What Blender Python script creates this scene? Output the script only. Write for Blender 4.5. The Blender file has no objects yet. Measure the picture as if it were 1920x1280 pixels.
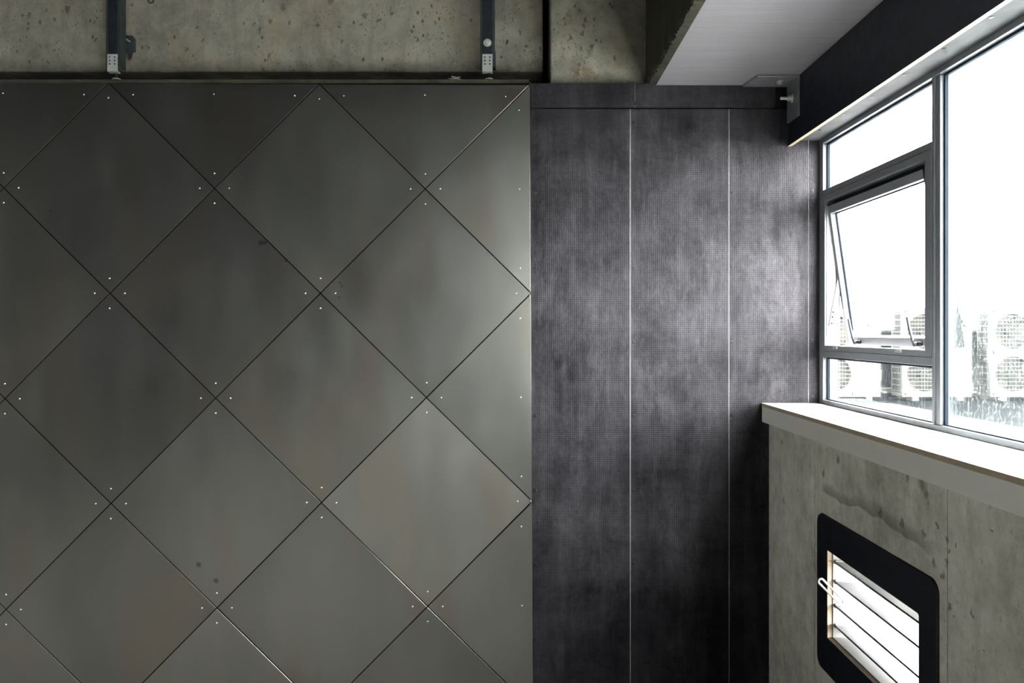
import bpy, bmesh, math, random
from mathutils import Vector, Matrix

random.seed(11)
S = bpy.context.scene
C = S.collection
E = 1.6            # eye height above the floor
F = 1387.0         # focal length in pixels of the 1920 px wide frame
CX, CY = 961.0, 620.0

# ------------------------------------------------------------------ camera, sky, exposure
cam_d = bpy.data.cameras.new('camera')
cam_d.sensor_width = 36.0
cam_d.lens = 36.0 * F / 1920.0
cam_d.shift_x = -(CX - 960.0) / 1920.0
cam_d.shift_y = -(640.0 - CY) / 1920.0
cam_d.clip_start = 0.02
cam = bpy.data.objects.new('camera', cam_d)
C.objects.link(cam)
cam.location = (0, 0, E)
cam.rotation_euler = (math.radians(90), 0, 0)
S.camera = cam

world = bpy.data.worlds.new('overcast_sky')
S.world = world
world.use_nodes = True
bg = world.node_tree.nodes['Background']
bg.inputs['Color'].default_value = (1.0, 0.995, 1.0, 1)
bg.inputs['Strength'].default_value = 30.0

S.view_settings.view_transform = 'Standard'
S.view_settings.look = 'None'
S.view_settings.gamma = 1.0
S.view_settings.use_curve_mapping = False
S.view_settings.exposure = 1.0
S.cycles.use_denoising = True
S.cycles.max_bounces = 14
S.cycles.diffuse_bounces = 8
S.cycles.glossy_bounces = 6
S.cycles.transparent_max_bounces = 24
S.cycles.caustics_reflective = False
S.cycles.caustics_refractive = False



def sky_portal(name, x, y0, y1, z0, z1):
    """tells the renderer through which opening the sky lights the room; gives off no light itself"""
    d = bpy.data.lights.new(name, 'AREA')
    d.shape = 'RECTANGLE'
    d.size, d.size_y = z1 - z0, y1 - y0
    d.cycles.is_portal = True
    o = bpy.data.objects.new(name, d)
    C.objects.link(o)
    o.location = (x, (y0 + y1) / 2, (z0 + z1) / 2)
    o.rotation_euler = (0, math.radians(90), 0)      # looks towards -x, into the room


sky_portal('sky_portal', 1.318, -6.85, 3.02, E - 0.30, E + 0.79)
sky_portal('sky_portal', 1.2925, 1.84, 2.46, E - 1.03, E - 0.71)
S.cycles.sample_clamp_indirect = 30.0


# ------------------------------------------------------------------ helpers
def P(px, py, y):
    """a point of the place at depth y in front of the eye"""
    return Vector(((px - CX) * y / F, y, E + (CY - py) * y / F))


def PX(px, x):
    """depth at which a plane x is met"""
    return x * F / (px - CX)


def tag(o, label=None, cat=None, group=None, kind=None):
    if label: o['label'] = label
    if cat: o['category'] = cat
    if group: o['group'] = group
    if kind: o['kind'] = kind
    return o


WLOC = {}


def wl(o):
    return WLOC.get(o.name, Vector((0, 0, 0))) if o else Vector((0, 0, 0))


def empty(name, loc, parent=None):
    o = bpy.data.objects.new(name, None)
    o.empty_display_size = 0.1
    C.objects.link(o)
    loc = Vector(loc)
    o.parent = parent
    o.location = loc - wl(parent)
    WLOC[o.name] = loc
    return o


def obj(name, bm, mats, parent=None, loc=None, smooth=False):
    """links a bmesh given in world coordinates as one object (origin at loc, else at its parent's)"""
    loc = Vector(loc) if loc is not None else wl(parent)
    bmesh.ops.translate(bm, verts=bm.verts, vec=-loc)
    bmesh.ops.recalc_face_normals(bm, faces=bm.faces)
    me = bpy.data.meshes.new(name)
    bm.to_mesh(me)
    bm.free()
    for m in (mats if isinstance(mats, (list, tuple)) else [mats]):
        me.materials.append(m)
    if smooth:
        for p in me.polygons: p.use_smooth = True
        try:
            me.set_sharp_from_angle(angle=math.radians(35))
        except Exception:
            pass
    o = bpy.data.objects.new(name, me)
    C.objects.link(o)
    o.parent = parent
    o.location = loc - wl(parent)
    WLOC[o.name] = loc
    return o


def again(src, name, loc, parent):
    """a copy of one mesh object at a world location"""
    o = src.copy()
    o.name = name
    C.objects.link(o)
    o.parent = parent
    loc = Vector(loc)
    o.location = loc - wl(parent)
    WLOC[o.name] = loc
    return o


def box(bm, x0, x1, y0, y1, z0, z1, bevel=0.0, seg=2, mat=0):
    x0, x1 = sorted((x0, x1)); y0, y1 = sorted((y0, y1)); z0, z1 = sorted((z0, z1))
    t = bmesh.new()
    vs = [t.verts.new((x, y, z)) for x in (x0, x1) for y in (y0, y1) for z in (z0, z1)]
    for f in ((0, 1, 3, 2), (4, 6, 7, 5), (0, 4, 5, 1), (2, 3, 7, 6), (0, 2, 6, 4), (1, 5, 7, 3)):
        t.faces.new([vs[i] for i in f])
    bmesh.ops.recalc_face_normals(t, faces=t.faces)
    if bevel > 0:
        bmesh.ops.bevel(t, geom=list(t.edges), offset=bevel, segments=seg, affect='EDGES', profile=0.5)
    for f in t.faces: f.material_index = mat
    merge(bm, t)
    return bm


def merge(bm, t):
    me = bpy.data.meshes.new('tmp')
    t.to_mesh(me)
    t.free()
    bm.from_mesh(me)
    bpy.data.meshes.remove(me)


def B(*a, **k):
    return box(bmesh.new(), *a, **k)


def prism(pts, vec, bevel=0.0, mat=0, bm=None, seg=2):
    """a polygon (list of 3-D points) swept along vec"""
    bm = bm if bm is not None else bmesh.new()
    t = bmesh.new()
    vec = Vector(vec)
    a = [t.verts.new(Vector(p)) for p in pts]
    b = [t.verts.new(Vector(p) + vec) for p in pts]
    t.faces.new(a)
    t.faces.new(list(reversed(b)))
    n = len(pts)
    for i in range(n):
        t.faces.new((a[i], a[(i + 1) % n], b[(i + 1) % n], b[i]))
    bmesh.ops.recalc_face_normals(t, faces=t.faces)
    if bevel > 0:
        bmesh.ops.bevel(t, geom=list(t.edges), offset=bevel, segments=seg, affect='EDGES', profile=0.5)
    for f in t.faces: f.material_index = mat
    merge(bm, t)
    return bm


def tube(bm, p0, p1, r0, r1=None, n=16, mat=0, cap=True):
    r1 = r0 if r1 is None else r1
    p0, p1 = Vector(p0), Vector(p1)
    d = (p1 - p0).normalized()
    u = d.orthogonal().normalized()
    v = d.cross(u)
    a = [bm.verts.new(p0 + (u * math.cos(t) + v * math.sin(t)) * r0) for t in (2 * math.pi * i / n for i in range(n))]
    b = [bm.verts.new(p1 + (u * math.cos(t) + v * math.sin(t)) * r1) for t in (2 * math.pi * i / n for i in range(n))]
    fs = [bm.faces.new((a[i], a[(i + 1) % n], b[(i + 1) % n], b[i])) for i in range(n)]
    if cap:
        fs.append(bm.faces.new(list(reversed(a))))
        fs.append(bm.faces.new(b))
    for f in fs: f.material_index = mat
    return bm


def sweep(bm, pts, r, n=8, closed=False, mat=0, flat=1.0):
    """a round bar along a polyline"""
    pts = [Vector(p) for p in pts]
    m = len(pts)
    rings = []
    u = None
    for i, p in enumerate(pts):
        q0 = pts[i - 1] if (i or closed) else p
        q1 = pts[(i + 1) % m] if (i < m - 1 or closed) else p
        d = (q1 - q0).normalized()
        if u is None:
            u = d.orthogonal().normalized()
        u = (u - d * u.dot(d)).normalized()
        v = d.cross(u)
        rings.append([bm.verts.new(p + u * math.cos(2 * math.pi * k / n) * r + v * math.sin(2 * math.pi * k / n) * r * flat) for k in range(n)])
    for i in range(m if closed else m - 1):
        a, b = rings[i], rings[(i + 1) % m]
        for k in range(n):
            f = bm.faces.new((a[k], a[(k + 1) % n], b[(k + 1) % n], b[k]))
            f.material_index = mat
    if not closed:
        bm.faces.new(list(reversed(rings[0]))).material_index = mat
        bm.faces.new(rings[-1]).material_index = mat
    return bm


def ring_x(x0, x1, outer, inner, bm=None, face_mat=0, edge_mat=0, inner_mat=None):
    """a plate in the y-z plane with a hole; outer and inner are lists of (y, z) of one length"""
    bm = bm if bm is not None else bmesh.new()
    inner_mat = edge_mat if inner_mat is None else inner_mat
    n = len(outer)
    L = []
    for x in (x0, x1):
        L.append([bm.verts.new((x, y, z)) for y, z in outer])
        L.append([bm.verts.new((x, y, z)) for y, z in inner])
    o0, i0, o1, i1 = L
    for k in range(n):
        j = (k + 1) % n
        bm.faces.new((o0[k], o0[j], i0[j], i0[k])).material_index = face_mat
        bm.faces.new((o1[k], i1[k], i1[j], o1[j])).material_index = face_mat
        bm.faces.new((o0[k], o1[k], o1[j], o0[j])).material_index = edge_mat
        bm.faces.new((i0[k], i0[j], i1[j], i1[k])).material_index = inner_mat
    return bm


def rrect(y0, y1, z0, z1, r, n=6):
    """rounded rectangle as (y, z) points; r = radius or four radii (lo-lo, hi-lo, hi-hi, lo-hi)"""
    rs = r if isinstance(r, (list, tuple)) else [r] * 4
    out = []
    for (cy, cz, a0), q in zip(((y0, z0, 180), (y1, z0, 270), (y1, z1, 0), (y0, z1, 90)), rs):
        sy = 1 if cy == y0 else -1
        sz = 1 if cz == z0 else -1
        for i in range(n + 1):
            a = math.radians(a0 + 90 * i / n)
            out.append((cy + sy * q + q * math.cos(a), cz + sz * q + q * math.sin(a)))
    return out


def rect4(y0, y1, z0, z1):
    return [(y0, z0), (y1, z0), (y1, z1), (y0, z1)]


# ------------------------------------------------------------------ materials
class NT:
    def __init__(self, name):
        self.m = bpy.data.materials.new(name)
        self.m.use_nodes = True
        self.t = self.m.node_tree
        self.n = self.t.nodes
        self.n.clear()
        self.out = self.n.new('ShaderNodeOutputMaterial')
        self.tc = self.n.new('ShaderNodeTexCoord')

    def link(self, a, b):
        self.t.links.new(a, b)

    def put(self, sock, v):
        if v is None: return
        if isinstance(v, (int, float)):
            sock.default_value = v
        elif isinstance(v, (tuple, list)):
            sock.default_value = (*v, 1) if len(v) == 3 and sock.type == 'RGBA' else v
        else:
            self.link(v, sock)

    def mapping(self, scale=(1, 1, 1), loc=None, src=None):
        mp = self.n.new('ShaderNodeMapping')
        self.link(src or self.tc.outputs['Object'], mp.inputs['Vector'])
        mp.inputs['Scale'].default_value = scale
        if loc is not None: self.put(mp.inputs['Location'], loc)
        return mp.outputs[0]

    def noise(self, scale, vec=None, detail=4, rough=0.55, dist=0.0):
        t = self.n.new('ShaderNodeTexNoise')
        t.inputs['Scale'].default_value = scale
        t.inputs['Detail'].default_value = detail
        t.inputs['Roughness'].default_value = rough
        t.inputs['Distortion'].default_value = dist
        self.link(vec or self.tc.outputs['Object'], t.inputs['Vector'])
        return t.outputs['Fac']

    def voronoi(self, scale, vec=None, rnd=1.0):
        t = self.n.new('ShaderNodeTexVoronoi')
        t.inputs['Scale'].default_value = scale
        t.inputs['Randomness'].default_value = rnd
        self.link(vec or self.tc.outputs['Object'], t.inputs['Vector'])
        return t.outputs['Distance']

    def ramp(self, fac, stops):
        r = self.n.new('ShaderNodeValToRGB')
        el = r.color_ramp.elements
        while len(el) < len(stops): el.new(0.5)
        for e, (p, c) in zip(el, stops):
            e.position = p
            e.color = (c, c, c, 1) if isinstance(c, (int, float)) else (*c, 1)
        self.link(fac, r.inputs['Fac'])
        return r.outputs['Color']

    def mix(self, fac, a, b, mode='MIX'):
        x = self.n.new('ShaderNodeMix')
        x.data_type = 'RGBA'
        x.blend_type = mode
        self.put(x.inputs['Factor'], fac)
        self.put(x.inputs['A'] if False else x.inputs[6], a)
        self.put(x.inputs[7], b)
        return x.outputs[2]

    def math(self, op, a, b=None, c=None, clamp=False):
        x = self.n.new('ShaderNodeMath')
        x.operation = op
        x.use_clamp = clamp
        for i, v in enumerate((a, b, c)):
            if v is not None: self.put(x.inputs[i], v)
        return x.outputs[0]

    def bump(self, h, strength=0.3, dist=0.01, normal=None):
        b = self.n.new('ShaderNodeBump')
        b.inputs['Strength'].default_value = strength
        b.inputs['Distance'].default_value = dist
        self.link(h, b.inputs['Height'])
        if normal is not None: self.link(normal, b.inputs['Normal'])
        return b.outputs[0]

    def sep(self):
        s = self.n.new('ShaderNodeSeparateXYZ')
        self.link(self.tc.outputs['Object'], s.inputs[0])
        return s.outputs

    def bsdf(self, color, rough=0.5, metal=0.0, spec=0.5, normal=None, **kw):
        b = self.n.new('ShaderNodeBsdfPrincipled')
        self.put(b.inputs['Base Color'], color)
        self.put(b.inputs['Roughness'], rough)
        self.put(b.inputs['Metallic'], metal)
        b.inputs['Specular IOR Level'].default_value = spec
        if normal is not None: self.link(normal, b.inputs['Normal'])
        for k, v in kw.items(): self.put(b.inputs[k], v)
        self.link(b.outputs[0], self.out.inputs['Surface'])
        return b

    def spots(self, items, wob=0.008, soft=0.35, zs=0.7):
        """marks with a place of their own: items are (world point, radius in metres)"""
        g = self.n.new('ShaderNodeNewGeometry')
        nz = self.n.new('ShaderNodeTexNoise')
        nz.inputs['Scale'].default_value = 55
        nz.inputs['Detail'].default_value = 4
        self.link(g.outputs['Position'], nz.inputs['Vector'])
        def vm(op, a, b):
            v = self.n.new('ShaderNodeVectorMath')
            v.operation = op
            for i, q in enumerate((a, b)):
                if isinstance(q, (tuple, Vector)): v.inputs[i].default_value = tuple(q)
                else: self.link(q, v.inputs[i])
            return v
        off = vm('MULTIPLY', vm('SUBTRACT', nz.outputs['Color'], (0.5, 0.5, 0.5)).outputs[0], (wob * 4, wob * 4, wob * 4)).outputs[0]
        p = vm('MULTIPLY', vm('ADD', g.outputs['Position'], off).outputs[0], (1, 1, zs)).outputs[0]
        best = None
        for c, r in items:
            d = vm('DISTANCE', p, (c[0], c[1], c[2] * zs)).outputs['Value']
            q = self.math('DIVIDE', d, r)
            best = q if best is None else self.math('MINIMUM', best, q)
        return self.ramp(best, [(0.55 - soft * 0.5, 1.0), (min(1.0, 0.65 + soft * 0.5), 0.0)])

    def rand(self):
        return self.n.new('ShaderNodeObjectInfo').outputs['Random']


def plain(name, col, rough=0.5, metal=0.0, spec=0.5, var=0.12, scale=14, bump=0.05):
    """a plain colour with fine wear"""
    k = NT(name)
    n = k.noise(scale, detail=5)
    d = tuple(c * (1 - var) for c in col)
    l = tuple(min(1, c * (1 + var)) for c in col)
    r = k.ramp(k.noise(scale * 2.3), [(0.3, max(0.02, rough - 0.06)), (0.7, min(1, rough + 0.06))])
    k.bsdf(k.mix(k.ramp(n, [(0.3, 0.0), (0.7, 1.0)]), d, l), r, metal, spec, k.bump(k.noise(scale * 9), bump, 0.002))
    return k.m


def concrete(name, col, grime=(0.05, 0.045, 0.035), warm=(0.36, 0.26, 0.14), pits=1.0, streak=0.5, stains=0.35, patch=None, marks=None, rust=None, foot=None):
    k = NT(name)
    big = k.noise(2.6, detail=8, rough=0.68)
    mid = k.noise(11, detail=8, rough=0.7)
    fine = k.noise(90, detail=4, rough=0.7)
    vs = k.noise(1.0, k.mapping((16, 16, 2.2)), detail=6, rough=0.65, dist=0.3)
    c = k.mix(k.ramp(big, [(0.34, 0.0), (0.66, 1.0)]), tuple(v * 0.52 for v in col), tuple(v * 1.18 for v in col))
    c = k.mix(k.ramp(k.noise(1.1, k.mapping((1, 1, 1), (5, 5, 2.3)), detail=4), [(0.38, 0.6), (0.56, 0.0)]), c, tuple(v * 0.5 for v in col))
    c = k.mix(k.ramp(mid, [(0.38, 0.0), (0.70, 0.65)]), c, tuple(min(1, v * 1.35) for v in col))
    c = k.mix(k.ramp(k.noise(24, k.mapping((1, 1, 0.6), (1, 2, 3)), detail=6, rough=0.75), [(0.50, 0.0), (0.72, 0.45)]), c, tuple(v * 0.45 for v in col))
    c = k.mix(k.math('MULTIPLY', k.ramp(vs, [(0.50, 0.0), (0.72, 1.0)]), streak), c, tuple(v * 0.45 for v in col))
    wf = k.noise(3.1, k.mapping((1.6, 1.6, 0.7), (4.1, 2, 7)), detail=6, dist=0.4)
    c = k.mix(k.math('MULTIPLY', k.ramp(wf, [(0.52, 0.0), (0.70, 1.0)]), stains), c, warm)
    # blow holes and small scars, a little longer than wide
    pv = k.voronoi(30, k.mapping((1, 1, 0.6)))
    pm = k.ramp(k.noise(6, k.mapping((1, 1, 1), (9, 3, 1))), [(0.45, 0.0), (0.55, 1.0)])
    pit = k.math('MULTIPLY', k.ramp(pv, [(0.09, 0.75), (0.17, 0.0)]), pm)
    pv2 = k.voronoi(85, k.mapping((1, 1, 0.7)))
    pit2 = k.math('MULTIPLY', k.ramp(pv2, [(0.12, 0.65), (0.22, 0.0)]), k.ramp(k.noise(9), [(0.48, 0.0), (0.58, 1.0)]))
    pit = k.math('MULTIPLY', k.math('MAXIMUM', pit, pit2), pits, clamp=True)
    if marks: pit = k.math('MAXIMUM', pit, k.math('MULTIPLY', k.spots(marks), 0.6))
    c = k.mix(pit, c, grime)
    if rust: c = k.mix(k.math('MULTIPLY', k.spots(rust, 0.02, 0.9, 0.5), 0.8), c, (0.16, 0.10, 0.045))
    blot = k.ramp(k.noise(10, k.mapping((1, 1, 0.7), (3, 8, 2)), detail=7, rough=0.75), [(0.56, 0.0), (0.72, 0.7)])
    c = k.mix(k.math('MULTIPLY', blot, pits), c, tuple(v * 0.38 for v in col))
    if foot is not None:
        # grime plus painted shade, darkest at the bottom edge
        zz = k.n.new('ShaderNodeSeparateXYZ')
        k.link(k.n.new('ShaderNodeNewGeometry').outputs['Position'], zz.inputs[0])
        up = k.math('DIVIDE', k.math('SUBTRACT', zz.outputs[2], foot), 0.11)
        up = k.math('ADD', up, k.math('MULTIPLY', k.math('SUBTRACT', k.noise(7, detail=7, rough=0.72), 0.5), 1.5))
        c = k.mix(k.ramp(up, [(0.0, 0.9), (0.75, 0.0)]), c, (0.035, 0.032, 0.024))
    if patch is not None:
        c = patch(k, c)
    h = k.math('SUBTRACT', k.math('ADD', k.math('MULTIPLY', mid, 0.5), k.math('MULTIPLY', fine, 0.25)), k.math('MULTIPLY', pit, 0.9))
    k.bsdf(c, 0.85, 0.0, 0.25, k.bump(h, 0.7, 0.007))
    return k.m


def marks_at(y, items):
    return [(P(a, b, y), r * y / F) for a, b, r in items]


UPPER_MARKS = marks_at(3.13, [(126, 17, 7), (54, 27, 7), (370, 52, 4), (101, 37, 4), (381, 75, 4), (476, 47, 4), (75, 87, 4), (529, 15, 8), (619, 2, 9),
    (542, 44, 4), (595, 47, 5), (507, 42, 5), (684, 29, 6), (677, 45, 4), (637, 49, 4), (640, 80, 3), (505, 104, 4), (771, 57, 5), (735, 27, 4), (487, 55, 4),
    (816, 44, 3), (710, 40, 4), (987, 87, 4), (974, 62, 4), (996, 54, 3), (1014, 92, 4), (561, 88, 3), (349, 92, 4), (180, 75, 3)])
PIER_MARKS = marks_at(3.05, [(1087, 21, 4), (1150, 12, 4), (1099, 36, 6), (1096, 48, 5), (1093, 62, 4), (1116, 36, 3), (1086, 122, 5), (1083, 138, 6), (1070, 70, 4), (1152, 108, 4), (1060, 44, 3), (1110, 88, 5), (1128, 76, 3)])
PIER_RUST = marks_at(3.05, [(1078, 132, 12), (1102, 138, 12), (1115, 148, 9), (1066, 30, 9)])
LOW_MARKS = [(P(a, b, 1.047 * F / (a - CX)), r * 1.2 * 1.047 / (a - CX)) for a, b, r in ((1570, 862, 8), (1543, 888, 6), (1728, 905, 16), (1735, 925, 9), (1700, 893, 7), (1775, 1012, 7),
    (1777, 1030, 6), (1773, 1055, 8), (1766, 1080, 7), (1781, 1140, 6), (1788, 1155, 4), (1822, 1150, 7), (1792, 1024, 4), (1857, 993, 4), (1749, 1055, 7), (1755, 985, 6), (1466, 830, 5), (1470, 940, 4), (1845, 1220, 4), (1690, 980, 9), (1730, 1000, 8), (1650, 960, 8))]


def wet_patch(k, c):
    """a wavy old water mark across the infill above the louvre window"""
    s = k.sep()
    wob = k.math('MULTIPLY', k.math('SUBTRACT', k.noise(3.5, detail=4), 0.5), 0.14)
    # coordinates are those of the wall (origin on the floor): y along the wall, z up
    zc = k.math('ADD', k.math('MULTIPLY', s[1], -0.02), 1.115)
    d = k.math('SUBTRACT', k.math('ADD', s[2], wob), zc)
    band = k.ramp(k.math('ADD', k.math('MULTIPLY', d, 6.0), 0.5), [(0.34, 0.0), (0.38, 1.0), (0.50, 0.75), (0.62, 0.0)])
    ends = k.ramp(k.math('MULTIPLY', k.math('SUBTRACT', s[1], 1.6), 1.0), [(0.22, 0.0), (0.32, 1.0), (0.88, 1.0), (0.92, 0.0)])
    return k.mix(k.math('MULTIPLY', k.math('MULTIPLY', band, ends), 0.55), c, (0.10, 0.092, 0.075))


M = {}
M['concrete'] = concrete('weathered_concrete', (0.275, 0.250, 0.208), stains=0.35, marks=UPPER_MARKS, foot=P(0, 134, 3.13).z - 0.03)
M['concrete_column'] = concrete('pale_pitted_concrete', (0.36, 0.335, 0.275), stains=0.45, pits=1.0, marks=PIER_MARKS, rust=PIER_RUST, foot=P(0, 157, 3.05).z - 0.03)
M['concrete_low'] = concrete('smooth_grey_concrete', (0.82, 0.775, 0.69), pits=0.3, streak=0.35, stains=0.15, marks=LOW_MARKS)
M['concrete_infill'] = concrete('smooth_grey_concrete_water_marked', (0.82, 0.775, 0.69), pits=0.4, streak=0.4, stains=0.15, patch=wet_patch, marks=LOW_MARKS)
M['concrete_beam'] = concrete('board_marked_concrete', (0.055, 0.053, 0.038), pits=0.5, streak=0.8, stains=0.1)
M['concrete_dark_recess'] = concrete('shaded_recess_concrete', (0.012, 0.011, 0.009), pits=0.5)  # near black, painting the shade of the cavity behind the partition
M['concrete_room'] = concrete('dark_plain_concrete', (0.030, 0.0295, 0.0285), pits=0.3, streak=0.2, stains=0.1)
M['floor'] = plain('pale_painted_concrete', (0.33, 0.312, 0.295), 0.5, var=0.15, scale=3)
M['dark_lining'] = plain('matt_black_lining_board', (0.010, 0.010, 0.011), 0.8, spec=0.1, var=0.3, scale=5)
M['bounce_surface'] = plain('pale_bounce_surface', (0.76, 0.72, 0.66), 0.8, var=0.06, scale=4)
M['ply_brown'] = plain('dark_brown_plywood_edge', (0.07, 0.05, 0.034), 0.75)
M['black_void'] = plain('black_membrane', (0.008, 0.008, 0.008), 0.8, spec=0.1)


def metal_sheet():
    k = NT('dull_grey_steel_sheet')
    rnd = k.rand()
    cv = k.n.new('ShaderNodeCombineXYZ')
    for i in range(3): k.link(k.math('MULTIPLY', rnd, 37.0 + 11 * i), cv.inputs[i])
    v = k.mapping((1, 1, 0.45), cv.outputs[0])
    big = k.noise(2.4, v, detail=3, rough=0.5)
    warm = k.noise(3.4, k.mapping((1.3, 1.3, 0.35), cv.outputs[0]), detail=3)
    col = k.mix(k.ramp(big, [(0.3, 0.0), (0.7, 1.0)]), (0.180, 0.172, 0.156), (0.245, 0.235, 0.215))
    col = k.mix(k.math('MULTIPLY', k.ramp(warm, [(0.5, 0.0), (0.62, 1.0)]), 0.8), col, (0.222, 0.192, 0.164))
    val = k.ramp(rnd, [(0.0, 0.84), (1.0, 1.10)])
    col = k.mix(1.0, col, val, 'MULTIPLY')
    col = k.mix(1.0, col, k.n.new('ShaderNodeObjectInfo').outputs['Color'], 'MULTIPLY')   # tone per sheet: partly its finish, partly painted light and shade
    mk = k.spots(marks_at(3.0, [(490, 455, 8), (497, 455, 6), (536, 489, 5), (372, 1058, 7), (405, 1088, 8), (637, 530, 4), (641, 536, 4), (646, 541, 3), (636, 557, 3), (95, 395, 3)]), 0.004, 0.3, 1.0)
    col = k.mix(k.math('MULTIPLY', mk, 0.6), col, (0.05, 0.045, 0.04))
    ro = k.ramp(k.noise(7, v, detail=5), [(0.3, 0.295), (0.7, 0.36)])
    k.bsdf(col, ro, 0.95, 0.5, k.bump(k.noise(160, detail=2), 0.05, 0.001))
    return k.m


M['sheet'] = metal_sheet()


def film_ply(name, dusty=1.0, base=(0.006, 0.0054, 0.007)):
    """black film-faced plywood with its pressed wire-mesh pattern and old dust"""
    k = NT(name)
    s = k.sep()
    per = 2 * math.pi / 0.0118
    a = k.math('SINE', k.math('MULTIPLY', k.math('ADD', s[0], s[2]), per * 0.75))
    b = k.math('SINE', k.math('MULTIPLY', k.math('SUBTRACT', s[0], s[2]), per * 0.75))
    mesh = k.math('MULTIPLY', k.math('ADD', k.math('MULTIPLY', a, b), 1.0), 0.5)
    dust = k.noise(3.2, detail=8, rough=0.74, dist=0.2)
    smear = k.noise(1.0, k.mapping((4, 4, 1.5), (3, 3, 3)), detail=8, rough=0.75, dist=0.4)
    dust2 = k.noise(1.0, k.mapping((17, 17, 2.2)), detail=5, rough=0.65)
    fine = k.noise(55, detail=4, rough=0.7)
    dd = k.math('ADD', k.math('MULTIPLY', k.ramp(dust, [(0.36, 0.0), (0.70, 1.0)]), 0.55), k.math('MULTIPLY', k.ramp(dust2, [(0.46, 0.0), (0.72, 1.0)]), 0.30))
    dd = k.math('ADD', dd, k.math('MULTIPLY', k.ramp(smear, [(0.50, 0.0), (0.70, 1.0)]), 0.55))
    dd = k.math('MULTIPLY', dd, k.math('ADD', k.math('MULTIPLY', fine, 1.1), 0.45))
    dd = k.math('MULTIPLY', dd, k.math('ADD', k.math('MULTIPLY', mesh, 0.8), 0.5))
    speck = k.math('MULTIPLY', k.ramp(k.voronoi(48), [(0.05, 1.0), (0.10, 0.0)]), k.ramp(k.noise(5), [(0.5, 0.0), (0.62, 0.9)]))
    fac = k.math('MULTIPLY', k.math('MAXIMUM', dd, speck), dusty, clamp=True)
    scr = k.ramp(k.noise(1.0, k.mapping((5, 5, 60), (2, 0, 5)), detail=2, dist=1.2), [(0.735, 0.0), (0.76, 0.6 * dusty)])
    fac = k.math('MAXIMUM', fac, k.math('MULTIPLY', scr, k.ramp(k.noise(2.3), [(0.5, 0.0), (0.6, 1.0)])))
    col = k.mix(fac, base, (0.036, 0.032, 0.036))
    ro = k.ramp(dust, [(0.3, 0.40), (0.7, 0.52)])
    b = k.bsdf(col, ro, 0.0, 0.5, k.bump(mesh, 0.30, 0.0015))
    k.link(k.math('ADD', k.math('MULTIPLY', fac, 0.52), 0.17, clamp=True), b.inputs['Specular IOR Level'])
    k.link(k.math('ADD', k.math('MULTIPLY', fac, 0.27), 0.02, clamp=True), b.inputs['Sheen Weight'])
    b.inputs['Sheen Roughness'].default_value = 0.45
    b.inputs['Specular Tint'].default_value = (1.0, 0.93, 1.0, 1)
    b.inputs['Sheen Tint'].default_value = (0.97, 0.92, 1.0, 1)
    return k.m


M['ply'] = film_ply('black_film_faced_plywood', 1.0)
M['ply_dark'] = plain('smooth_black_film_plywood', (0.008, 0.0095, 0.017), 0.45, spec=0.35, var=0.3, scale=9)
M['ply_edge'] = plain('pale_plywood_edge', (0.50, 0.40, 0.28), 0.7, var=0.12, scale=40)
M['ply_lining'] = plain('scuffed_grey_lining_board', (0.085, 0.084, 0.090), 0.7, spec=0.15, var=0.35, scale=8)
M['ply_joint'] = plain('worn_pale_board_edge', (0.42, 0.41, 0.41), 0.6, var=0.25, scale=60)


def white_soffit():
    k = NT('lilac_white_painted_soffit')
    w = k.noise(1.0, k.mapping((2.5, 60, 1)), detail=5, rough=0.6)
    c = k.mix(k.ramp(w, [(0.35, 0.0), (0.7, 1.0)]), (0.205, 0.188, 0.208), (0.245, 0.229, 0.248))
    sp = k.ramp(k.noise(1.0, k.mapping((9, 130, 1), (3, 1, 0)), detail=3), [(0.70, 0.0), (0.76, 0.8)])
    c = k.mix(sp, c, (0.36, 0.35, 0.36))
    k.bsdf(c, 0.55, 0.0, 0.4, k.bump(w, 0.25, 0.003))
    return k.m


M['soffit'] = white_soffit()
M['white_paint'] = plain('white_sill_paint', (0.78, 0.76, 0.73), 0.42, var=0.03, scale=10, bump=0.03)
M['apron_paint'] = plain('grey_white_apron_paint', (0.90, 0.87, 0.82), 0.5, var=0.03, scale=8)
M['alu'] = plain('grey_anodised_aluminium', (0.20, 0.205, 0.225), 0.4, 0.1, var=0.06, scale=20, bump=0.02)
M['alu_pale'] = plain('pale_anodised_aluminium', (0.36, 0.36, 0.34), 0.4, 0.15, var=0.05, scale=20, bump=0.02)
M['alu_darkened'] = plain('darkened_grey_green_aluminium', (0.022, 0.027, 0.025), 0.8, 0.0, spec=0.02, var=0.2)  # darkened copy of the frame aluminium, so the outdoor light leaves it grey
M['handle'] = plain('dark_metal_handle', (0.016, 0.016, 0.018), 0.4)
M['gasket'] = plain('blue_black_glazing_gasket', (0.018, 0.026, 0.040), 0.7, spec=0.1)
M['galv'] = plain('dark_galvanised_steel', (0.085, 0.095, 0.105), 0.42, 0.75, var=0.25, scale=18)
M['galv_dark'] = plain('blue_black_steel', (0.030, 0.036, 0.044), 0.4, 0.6, var=0.25, scale=18)
M['steel'] = plain('bright_zinc_plated_steel', (0.42, 0.42, 0.40), 0.45, 0.25, var=0.12, scale=30)
M['bracket'] = plain('grey_coated_steel_angle', (0.23, 0.225, 0.24), 0.38, 0.5, var=0.15, scale=20)
M['screw'] = plain('shiny_screw_head', (0.52, 0.53, 0.52), 0.25, 0.6, var=0.05)
M['screw_dark'] = plain('black_screw_head', (0.012, 0.012, 0.014), 0.35, 0.3)
M['hole'] = plain('dark_hole', (0.01, 0.01, 0.01), 0.9, spec=0.1)
M['white_plastic'] = plain('white_lever_plastic', (0.5, 0.5, 0.47), 0.35)
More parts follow.
